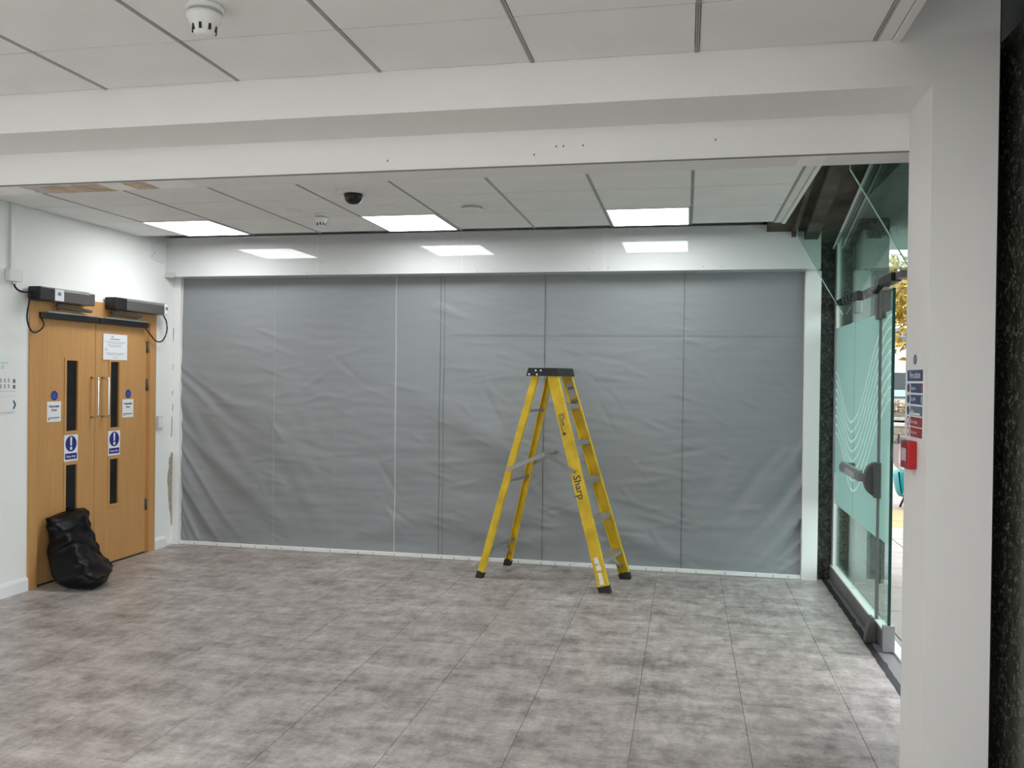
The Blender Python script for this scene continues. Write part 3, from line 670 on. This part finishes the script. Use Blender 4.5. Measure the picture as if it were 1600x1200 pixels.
# rail frame: local x = s, y = n(outward), z = along
def rail_frame(dist, off=.0006):
    s = (M.to_3x3() @ Vector((1, 0, 0))); d = (M.to_3x3() @ Vector((0, 0, 1))); n = (M.to_3x3() @ Vector((0, 1, 0)))
    r = -d; up = n.cross(r)
    return frame(M @ Vector((0, off, dist)), r, up)
Fm = rail_frame(1.36)
b = MB(); b.text('Clow', Fm, .006, -.014, .038, 0, 'LEFT', 0, .001); b.rect(Fm, 0, -.026, .165, -.021, 0, 0, .0004); b.rect(Fm, -.002, -.026, .003, .022, 0, 0, .0004); b.rect(Fm, 0, .018, .05, .022, 0, 0, .0004)
b.prism([Fm @ Vector(p) for p in [(.135, -.02, 0), (.165, -.02, 0), (.15, .006, 0)]], Vector((0, 0, 0))+(-Wd)*.0004, 0)
b.build('printed_logo', 'ink', o)
Fm = rail_frame(.885); b = MB(); b.text('Sharp', Fm, 0, -.026, .082, 0, 'LEFT', 0, .001, .98); b.build('marker_writing', 'ink', o)
b = MB()
for a0, a1, c0, c1 in [(.0, .045, -.022, .016), (.055, .095, -.018, .02), (.115, .20, -.016, .016)]:
    Fm = rail_frame(.265); b.prism([Fm @ Vector((x, y, .0002)) for x, y in ragged([(a0, c0), (a1, c0), (a1, c1), (a0, c1)], .004, 3)], (-Wd)*.0005, 0)
b.build('worn_label', 'paper', o)
oR, MR, LR = rails[('s', 1)]
b = MB(); b.box(-.028, .028, -.0072, -.006, LR-.19, LR-.06, 0, MR); b.box(-.022, .022, -.0078, -.0071, LR-.12, LR-.10, 1, MR); b.box(-.028, .028, -.0072, -.006, LR-.235, LR-.205, 1, MR)
b.build('paper_label', ['ink_grey', 'ink_mid'], oR)

# ------------------------------------------------------------------ ceiling fittings
def rot_down(): return Matrix.Rotation(math.pi, 4, 'X')
dc = empty('dome_camera', (-2.10, 5.13, ZC), 'black dome security camera on a white ring in the far ceiling', 'camera')
MB().lathe([(.10, 0), (.10, .006), (.085, .012), (.06, .014)], (-2.10, 5.13, ZC), 32, M=rot_down()).build('mounting_ring', 'white_plastic', dc)
MB().lathe([(.062, .012), (.06, .035), (.05, .058), (.03, .074), (.0, .08)], (-2.10, 5.13, ZC), 28, M=rot_down()).build('dome', 'dark_glass', dc)
def detector(x, y, r, label, near):
    t = empty('smoke_detector', (x, y, ZC-.05), label, 'smoke detector', 'white smoke detectors')
    MB().lathe([(r, 0), (r, .010), (r*.94, .016)], (x, y, ZC), 32, M=rot_down()).build('base', 'white_plastic', t)
    MB().lathe([(r*.86, .014), (r*.86, .026)], (x, y, ZC), 32, M=rot_down()).build('shadow_gap', 'grid', t)
    hd_ = MB().lathe([(r*.93, .026), (r*.93, .036), (r*.80, .052), (r*.62, .066), (r*.55, .085), (r*.3, .092), (0, .093)], (x, y, ZC), 32, M=rot_down()).build('head', 'white_plastic', t)
    for k in range(8):
        a = k*math.pi/4+.2; R_ = r*.605
        MB().box(-.004, .004, -.003, .003, -.010, .010, 0, Matrix.Translation((x+R_*math.cos(a), y+R_*math.sin(a), ZC-.072)) @ Matrix.Rotation(a+math.pi/2, 4, 'Z')).build('vent_slot', 'black', hd_)
detector(-1.525, 2.475, .060, 'white smoke detector on the near ceiling in front of the beam', True)
detector(-2.62, 5.80, .048, 'white smoke detector between the wooden-door light and middle light', False)
def roundel(name, x, y, r, label, cat, style):
    t = empty(name, (x, y, ZC-.01), label, cat)
    MB().lathe([(r, 0), (r, .004), (r*.92, .010), (r*.86, .010)], (x, y, ZC), 36, M=rot_down()).build('rim', 'white_plastic', t)
    if style == 'grille':
        MB().lathe([(r*.84, .004), (r*.5, .008), (0, .009)], (x, y, ZC), 36, M=rot_down()).build('grille', 'grid', t)
    elif style == 'plate': MB().lathe([(r*.85, .004), (0, .006)], (x, y, ZC), 36, M=rot_down()).build('plate', 'grey_plastic', t)
    else:
        MB().lathe([(r*.55, .004), (r*.55, .022)], (x, y, ZC), 36, M=rot_down()).build('neck', 'grid', t)
        MB().lathe([(r*.58, .022), (r*.58, .034), (r*.4, .04), (0, .042)], (x, y, ZC), 36, M=rot_down()).build('disc', 'white_plastic', t)
roundel('ceiling_speaker', -2.05, 5.62, .085, 'round grey speaker grille in the ceiling above the middle light', 'speaker', 'grille')
roundel('air_valve', -1.455, 5.66, .13, 'round white air valve in the ceiling right of the middle light', 'air valve', 'valve')
roundel('blanking_plate', -2.76, 5.64, .055, 'small flat round plate beside the far smoke detector', 'plate', 'plate')

# ------------------------------------------------------------------ fire action notice and call point on the column reveal
fs = empty('fire_sign', (XR, 3.29, 1.3), 'white fire action notice with blue and red panels on the column', 'sign')
F_ = frame((XR, 3.405, 1.372), (0, -1, 0), (0, 0, 1)); W_, H_ = .235, .255
b = MB(); b.rect(F_, 0, 0, W_, H_, 0)
b.rect(F_, .012, .205, W_-.012, .245, 1, .001, .0014); b.text('Fire action', F_, W_/2, .216, .034, 0, 'CENTER', .0018, .0005)
rows = [(.163, 1, 'Operate'), (.122, 1, 'Dial 999'), (.081, 2, 'Leave'), (.042, 3, 'Do not stop'), (.004, 3, 'Do not run')]
for y, mi, tx in rows:
    b.disc(F_, .030, y+.017, .021, 1 if mi != 3 else 3, .0012, 20, .017)
    if mi == 3: b.disc(F_, .030, y+.017, .015, 0, .0016, 20, .012)
    b.rect(F_, .062, y, W_-.012, y+.034, mi, .001, .0014); b.text(tx, F_, .068, y+.011, .018, 0, 'LEFT', .0018, .0002)
    if mi == 2: b.rect(F_, .068, y+.002, .19, y+.010, 0, .001, .0018)
    if mi == 1: b.rect(F_, W_-.032, y+.004, W_-.016, y+.03, 4 if y < .15 else 5, .001, .0018)
b.build('notice_board', ['paper', 'navy', 'slate', 'sign_red', 'teal_pale', 'callpoint_red'], fs)
b = MB(); F2 = frame((XR, 3.29, 1.655), (0, -1, 0), (0, 0, 1)); b.disc(F2, 0, 0, .022, 0, .001, 24, .018); b.rect(F2, -.003, -.010, .003, .010, 1, .001, .0014); b.build('round_sticker', ['navy', 'paper'], fs)
cpnt = empty('call_point', (XR, 3.29, 1.262), 'small red fire alarm call point with clear cover on the column', 'call point')
MB().box(XR-.033, XR, 3.245, 3.345, 1.262, 1.362, bev=.005).build('body', 'callpoint_red', cpnt)
MB().box(XR-.035, XR-.033, 3.265, 3.325, 1.29, 1.335).build('break_glass', 'paper', cpnt)
xk = XR-.036
prof = [(xk, 1.252), (xk-.012, 1.262), (xk-.024, 1.285), (xk-.028, 1.312), (xk-.024, 1.34), (xk-.012, 1.362), (xk, 1.372)]
b = MB()
for i in range(len(prof)-1):
    (xa, za), (xb, zb) = prof[i], prof[i+1]
    b.raw([(xa, 3.24, za), (xb, 3.24, zb), (xb, 3.35, zb), (xa, 3.35, za)], [(0, 1, 2, 3)], 0, True)
b.raw([(p[0], 3.35, p[1]) for p in prof], [list(range(len(prof)))]); b.raw([(p[0], 3.24, p[1]) for p in prof], [list(range(len(prof)))[::-1]])
b.build('clear_cover', 'clear_plastic', cpnt)

# ------------------------------------------------------------------ threshold and glass doors
tag(MB().box(XT+.03, 1.30, 4.1, 7.12, -.06, .001).build('trim_4', 'sill'), 'grey threshold strip below the glass doors', 'threshold', kind='structure')
tag(MB().box(1.20, 1.262, 4.1, 7.12, -.04, .012, bev=.004).build('trim_5', 'sill_light'), 'pale metal sill track under the glass doors', 'threshold', kind='structure')
rag = []; n = 60
for i in range(n+1): rag.append((XT-.006+.010*noise.noise((i*.7, 0, 0)), 4.1+3.02*i/n))
for i in range(n, -1, -1): rag.append((XT+.034+.012*noise.noise((i*.5, 5, 0)), 4.1+3.02*i/n))
V = [(a, b_, .0022) for a, b_ in rag]; m_ = n+1
F = [(i, i+1, 2*m_-2-i, 2*m_-1-i) for i in range(n)]
F = [f[::-1] for f in F]
tag(MB().raw(V, F).raw([(a, b_, -.003) for a, b_ in rag], [f[::-1] for f in F]).build('trim_6', 'black_rubber'), 'ragged black edge strip between the floor tiles and threshold', 'trim', kind='structure')
GT = .012; ZR = .122; ZF0, ZF1 = .622, 1.992
def topz(y): return 2.66+(7.12-y)*.24
def trough(k): return 1.285-.068*k
def wave(k, y):
    y0 = 6.42-.012*k
    if y > y0: t = min(1, (y-y0)/.62); return trough(k)+(.26-.0*k)*(1-math.cos(t*math.pi))/2+.10*t*t
    t = (y0-y)/1.15; return trough(k)+.62*(1-math.cos(min(1, t)*math.pi))/2+.06*t
def pane_parts(root, y0, y1, z0, z1, x=XG, film=True, lines=range(8), shift=0.0):
    p = MB().box(x, x+GT, y0, y1, z0, z1).build('pane', 'glass_clear', root)
    if film:
        MB().raw([(x-.0008, y0, ZF0), (x-.0008, y1, ZF0), (x-.0008, y1, ZF1), (x-.0008, y0, ZF1)], [(0, 3, 2, 1)]).build('frosted_film', 'film', p)
        for k in lines:
            V = []; F = []; n = 36; last = False
            for i in range(n+1):
                y = y0+.004+(y1-y0-.008)*i/n; z = wave(k, y+shift); V += [(x-.0016, y, z-.0095), (x-.0016, y, z+.0095)]
            for i in range(n):
                zz = [V[2*i][2], V[2*i+3][2]]
                if min(zz) > ZF0+.02 and max(zz) < ZF1-.01: F.append((2*i, 2*i+1, 2*i+3, 2*i+2))
            if F: MB().raw(V, F).build('etched_line', 'film_line', p)
    return p
def bottom_rail(root, y0, y1, x=XG):
    MB().box(x-.022, x+.034, y0, y1, .012, ZR-.006, bev=.002).build('bottom_rail', 'rail_grey', root)
    MB().box(x-.020, x+.032, y0, y1, ZR-.006, ZR+.004).build('rail_capping', 'sill_light', root)
w1 = empty('window_1', (XG, 6.7, 0), 'fixed glass side panel with frosted wave film beside the far granite pier', 'glass panel', kind='structure')
pane_parts(w1, 6.322, 7.06, ZR, 2.165); bottom_rail(w1, 6.322, 7.10)
MB().box(XG-.014, XG+.026, 7.06, 7.10, ZR, 2.70).build('edge_channel', 'alu_dull', w1); MB().box(XG-.010, XG+.02, 7.03, 7.045, ZR, .86).box(XG-.010, XG+.02, 7.03, 7.045, 1.99, 2.70).build('edge_strip', 'sill_light', w1)
d2 = empty('door_2', (XG, 5.93, 0), 'frameless glass door leaf with push bar and frosted wave film', 'glass door', kind='structure')
pane_parts(d2, 5.545, 6.312, ZR, 2.12); bottom_rail(d2, 5.545, 6.312)
MB().box(XG-.004, XG+GT+.004, 5.537, 5.545, ZR, 2.12).build('edge_strip', 'rail_grey', d2)
d3 = empty('door_3', (XG, 5.4, 0), 'narrow glass panel with dark edge at the open side of the doorway', 'glass door', kind='structure')
pane_parts(d3, 5.275, 5.53, ZR, 2.12, XG+.012, shift=-.02); bottom_rail(d3, 5.275, 5.53, XG+.012)
MB().box(XG+.010, XG+.012+GT+.002, 5.266, 5.275, ZR, 2.12).build('glass_edge', 'glass_edge', d3)
MB().box(XG-.016, XG+.05, 5.262, 5.29, .005, .16, bev=.002).build('end_bracket', 'alu_dull', d3)
MB().prism([(XG-.075, 5.44, .004), (XG-.028, 5.44, .004), (XG-.028, 5.44, .155), (XG-.045, 5.44, .155), (XG-.068, 5.44, .07)], (0, .07, 0)).build('floor_stop', 'grey_metal', d3)
# push bar
xb_ = XG-.085
MB().box(xb_-.018, xb_+.018, 5.60, 6.26, .955, 1.005, bev=.004).build('push_bar', 'alu_dull', d2)
MB().box(xb_-.010, xb_+.014, 5.62, 6.24, 1.005, 1.022, bev=.002).build('bar_cover', 'alu', d2)
MB().box(xb_-.0185, xb_-.018, 5.72, 6.05, .962, .998).build('bar_label', 'ink_grey', d2)
MB().box(XG-.085, XG-.001, 6.23, 6.27, .95, 1.01, bev=.004).build('bar_bracket', 'grey_metal', d2)
M = Matrix.Translation((XG-.002, 5.60, .975)) @ Matrix.Rotation(-math.pi/2, 4, 'Y')
pl = [(-.105+.0, 0)]
arc = [(XG-.003-.072*math.cos(a), 5.60, .975+.105*math.sin(a)) for a in [-math.pi/2+i*math.pi/14 for i in range(15)]]
MB().prism(arc, (0, -.075, 0)).build('lock_housing', 'grey_metal', d2)
MB().box(XG-.03, XG+.03, 5.50, 5.525, .868, 1.082, bev=.003).build('lock_keep', 'grey_metal', d3)
# over panel, head fittings
w2 = empty('window_2', (XG, 5.6, 2.13), 'clear green-tinted glass over panel above the glass doors', 'glass panel', kind='structure')
MB().prism([(XG, 7.06, 2.185), (XG, 7.06, topz(7.06)), (XG, 4.1, topz(4.1)), (XG, 4.1, 2.185)], (GT, 0, 0)).build('pane', 'glass_clear', w2)
MB().bar((XG-.012, 7.09, topz(7.09)-.01), (XG-.012, 4.1, topz(4.1)-.01), .02, .03).build('top_channel', 'alu_dull', w2)
MB().bar((XG-.034, 7.07, topz(7.07)-.05), (XG-.034, 4.1, topz(4.1)-.05), .012, .012).build('top_bead', 'sill_light', w2)
hb = MB().box(XG-.012, XG+.03, 6.20, 6.40, 2.14, 2.20, bev=.003).build('patch_fitting', 'black', w2)
MB().box(XG-.014, XG+.03, 6.22, 6.31, 2.05, 2.135, bev=.003).build('patch_fitting', 'alu_dull', d2)
MB().box(XG-.03, XG+.03, 5.14, 5.46, 2.145, 2.195, bev=.004).build('header_patch', 'black', w2)
MB().bar((XG-.02, 5.44, 2.15), (XG-.02, 5.60, 2.125), .03, .02).build('pivot_arm', 'black', w2)
MB().box(XG-.01, XG+.035, 5.00, 5.12, 2.15, 2.19, bev=.004).build('header_patch', 'grey_metal', w2)
MB().box(XG-.012, XG+.03, 5.55, 5.62, 1.96, 2.115, bev=.003).build('patch_fitting', 'grey_metal', d2)
MB().box(XG-.012, XG+.045, 5.44, 5.52, 1.96, 2.125, bev=.003).build('patch_fitting', 'grey_metal', d3)
for y in (6.45, 6.58, 6.71, 6.86, 6.97): MB().box(XG-.02, XG+.03, y-.045, y+.035, 2.16+.006*math.sin(y*40), 2.205, bev=.004).build('patch_fitting', 'black', w2)
for y, l in ((6.74, 'green glass stiffening fin above the doors nearest the screen'), (4.62, 'green glass stiffening fin above the doorway nearest the column')):
    t = empty('glass_fin', (1.0, y, 2.1), l, 'glass fin', 'glass fins above the doors')
    zt = topz(y)-.02
    MB().prism([(.81, y, zt), (.81, y, 2.66), (XG-.01, y, 2.075), (XG-.01, y, zt)], (0, .012, 0)).build('fin_pane', 'glass_fin', t)
    MB().bar((.81, y+.006, 2.66), (XG-.012, y+.006, 2.077), .014, .004, up=(1, 0, .59)).build('polished_edge', 'glass_edge_light', t)
    MB().box(.808, .811, y-.0005, y+.0125, 2.66, zt).build('polished_edge', 'glass_edge_light', t)

# ------------------------------------------------------------------ outdoors
gd = MB().box(1.30, 40, -8, 70, -.3, -.035).build('pavement', 'joint'); tag(gd, 'pale paved forecourt outside the glass doors', 'pavement', kind='structure')
slab_me = {}
def slab(x0, x1, y0, y1, mt, nm='paving_slab'):
    k = (round(x1-x0, 3), round(y1-y0, 3), mt)
    if k not in slab_me:
        a, b_ = (x1-x0)/2-.006, (y1-y0)/2-.006; q = MB().box(-a, a, -b_, b_, -.03, 0)
        me = bpy.data.meshes.new(nm); me.from_pydata(q.v, [], q.f); me.materials.append(MATS[mt]); slab_me[k] = me
    o = bpy.data.objects.new(nm, slab_me[k]); COL.objects.link(o); o.parent = gd; o.location = Vector(((x0+x1)/2, (y0+y1)/2, -.008))-WL[gd.name]
for i in range(5):
    for j in range(8): slab(1.31+.75*i, 1.31+.75*(i+1), 4.1+.73*j, 4.1+.73*(j+1), 'slab')
for i in range(5):
    for j in range(3): slab(1.31+.75*i, 1.31+.75*(i+1), 9.94+.47*j, 9.94+.47*(j+1), 'slab_yellow', 'tactile_slab')
for i in range(8):
    for j in range(11): slab(1.31+1.2*i, 1.31+1.2*(i+1), 11.35+1.2*j, 11.35+1.2*(j+1), 'slab_pink')
# planter
pc = Vector((6.6, 25.6, 0)); plr = empty('planter', pc, 'low round stone planter across the forecourt', 'planter')
bme = None
for k in range(28):
    for row in range(2):
        a = 2*math.pi*(k+.5*row)/28
        M = Matrix.Translation(pc+Vector((2.0*math.cos(a), 2.0*math.sin(a), .11+.22*row))) @ Matrix.Rotation(a, 4, 'Z')
        b = MB().box(-.14, .14, -.217, .217, -.105, .105); 
        if bme is None:
            bme = bpy.data.meshes.new('stone_block'); bme.from_pydata(b.v, [], b.f); bme.materials.append(MATS['stone'])
        o = bpy.data.objects.new('stone_block', bme); COL.objects.link(o); o.parent = plr; o.matrix_local = Matrix.Translation(-pc) @ M
MB().lathe([(1.80, .44), (2.2, .44), (2.2, .52), (1.80, .52), (1.80, .44)], pc, 40, smooth=False).build('coping', 'coping', plr)
MB().lathe([(0, .40), (1.82, .40)], pc, 30).build('soil', 'bark', plr)
tag(MB().box(2.5, 14, 28.4, 28.7, -.03, .62).build('garden_wall', 'stone'), 'low dark stone wall behind the round planter', 'wall')
def leaves(center, rad, n, size, mt, seed, flat=1.0):
    random.seed(seed); b = MB(); c = Vector(center)
    lobes = [(Vector((random.gauss(0, .5)*rad[0], random.gauss(0, .5)*rad[1], random.uniform(-.6, .6)*rad[2])), random.uniform(.35, .6)) for _ in range(14)]
    for _ in range(n):
        lo, lr = random.choice(lobes); d = Vector((random.gauss(0, 1), random.gauss(0, 1), random.gauss(0, 1))).normalized()*(random.random()**.4)
        p = c+lo+Vector((d.x*rad[0], d.y*rad[1], d.z*rad[2]))*lr
        a = Vector((random.gauss(0, 1), random.gauss(0, 1), random.gauss(0, .7))).normalized(); e = a.orthogonal().normalized(); s = size*random.uniform(.6, 1.3)
        b.raw([p-a*s, p+e*s*.45, p+a*s, p-e*s*.45], [(0, 1, 2, 3)])
    return b
def tree(x, y, zc, rad, mt, label, seed, n=2600, size=.13):
    t = empty('tree', (x, y, 0), label, 'tree', 'trees across the forecourt')
    tb = MB(); tb.tube(spline([(x, y, 0), (x+.05, y, 1.0), (x-.05, y+.05, zc-.6), (x, y, zc+.4)]), .10, 10)
    for k in range(6):
        a = k*1.05+seed; tb.tube(spline([(x, y, zc-.9+.15*k), (x+.5*rad[0]*math.cos(a), y+.5*rad[1]*math.sin(a), zc-.3+.2*k), (x+.8*rad[0]*math.cos(a), y+.8*rad[1]*math.sin(a), zc+.2+.1*k)], 5), .03, 6)
    tb.build('trunk', 'bark', t)
    o = leaves((x, y, zc), rad, n, size, mt, seed).build('crown', mt, t); o['kind'] = 'stuff'
tree(6.0, 21.6, 3.40, (2.0, 1.6, 1.25), 'leaf_yellow', 'yellow-leaved tree seen through the open doorway', 5, 5200)
tree(8.6, 27.2, 3.4, (2.0, 1.6, 1.5), 'leaf_olive', 'olive-green tree before the white building', 9, 2600)
tree(10.5, 36.5, 5.2, (3.0, 2.5, 2.2), 'leaf_olive', 'tall green tree behind the white building', 12, 2600, .2)
SHR = {3: 'left of', 4: 'straight below', 6: 'right of'}
for x, y, s in ((4.7, 29.3, 3), (6.8, 29.3, 4), (8.9, 29.3, 6)):
    o = leaves((x, y, .78), (.6, .30, .55), 900, .07, 'leaf_dry', s).build('shrub', 'leaf_dry'); tag(o, 'dry brown shrub %s the middle window of the white building' % SHR[s], 'shrub', 'shrubs by the stone wall'); o['kind'] = 'stuff'
    o.location.z = -.035
bd = empty('building', (8, 31, 0), 'white rendered low building with grey roof across the forecourt', 'building')
bw = MB().box(2, 15, 30.0, 34, -.03, 3.05).build('wall', 'render_white', bd)
MB().box(1.8, 15.2, 29.7, 34.2, 3.05, 3.35).build('roof', 'roof', bd)
for x0 in (4.2, 6.62, 9.2):
    wv = MB().box(x0, x0+1.5, 29.94, 30.0, 1.08, 1.90).build('window', 'win_dark', bd)
    MB().box(x0+.06, x0+1.44, 29.925, 29.94, 1.12, 1.34).build('pane', 'pane_pale', wv); MB().box(x0+.06, x0+1.44, 29.925, 29.94, 1.38, 1.86).build('pane', 'win_dark', wv)
# teal outdoor seat
tx, ty = 2.83, 11.45
ts = empty('tub_seat', (tx, ty, 0), 'teal plastic tub seat on dark legs outside the doorway', 'seat')
b = MB(); V = []; F = []; n = 28; m = 8
for j in range(m+1):
    for i in range(n+1):
        a = math.radians(-30+240*i/n); r = .20+.07*(j/m)**.6; V.append((tx+r*math.cos(a), ty+r*math.sin(a), .16+.30*j/m))
for j in range(m):
    for i in range(n): q = j*(n+1)+i; F.append((q, q+1, q+n+2, q+n+1))
V2 = [(v[0]+(tx-v[0])*.10, v[1]+(ty-v[1])*.10, v[2]) for v in V]; N0 = len(V)
F2 = [tuple(N0+k for k in f[::-1]) for f in F]
for i in range(n): q = m*(n+1)+i; F.append((q, q+1, N0+q+1, N0+q)); F.append((i, N0+i, N0+i+1, i+1))
b.raw(V+V2, F+F2, 0, True).build('shell', 'teal', ts)
MB().lathe([(0, .15), (.19, .15), (.21, .18), (.20, .21), (0, .22)], (tx, ty, 0), 24).build('seat', 'teal', ts)
for k in range(4):
    a = math.pi/4+k*math.pi/2; MB().tube([(tx+.20*math.cos(a), ty+.20*math.sin(a), -.008), (tx+.13*math.cos(a), ty+.13*math.sin(a), .16)], .014, 8).build('leg', 'black', ts)
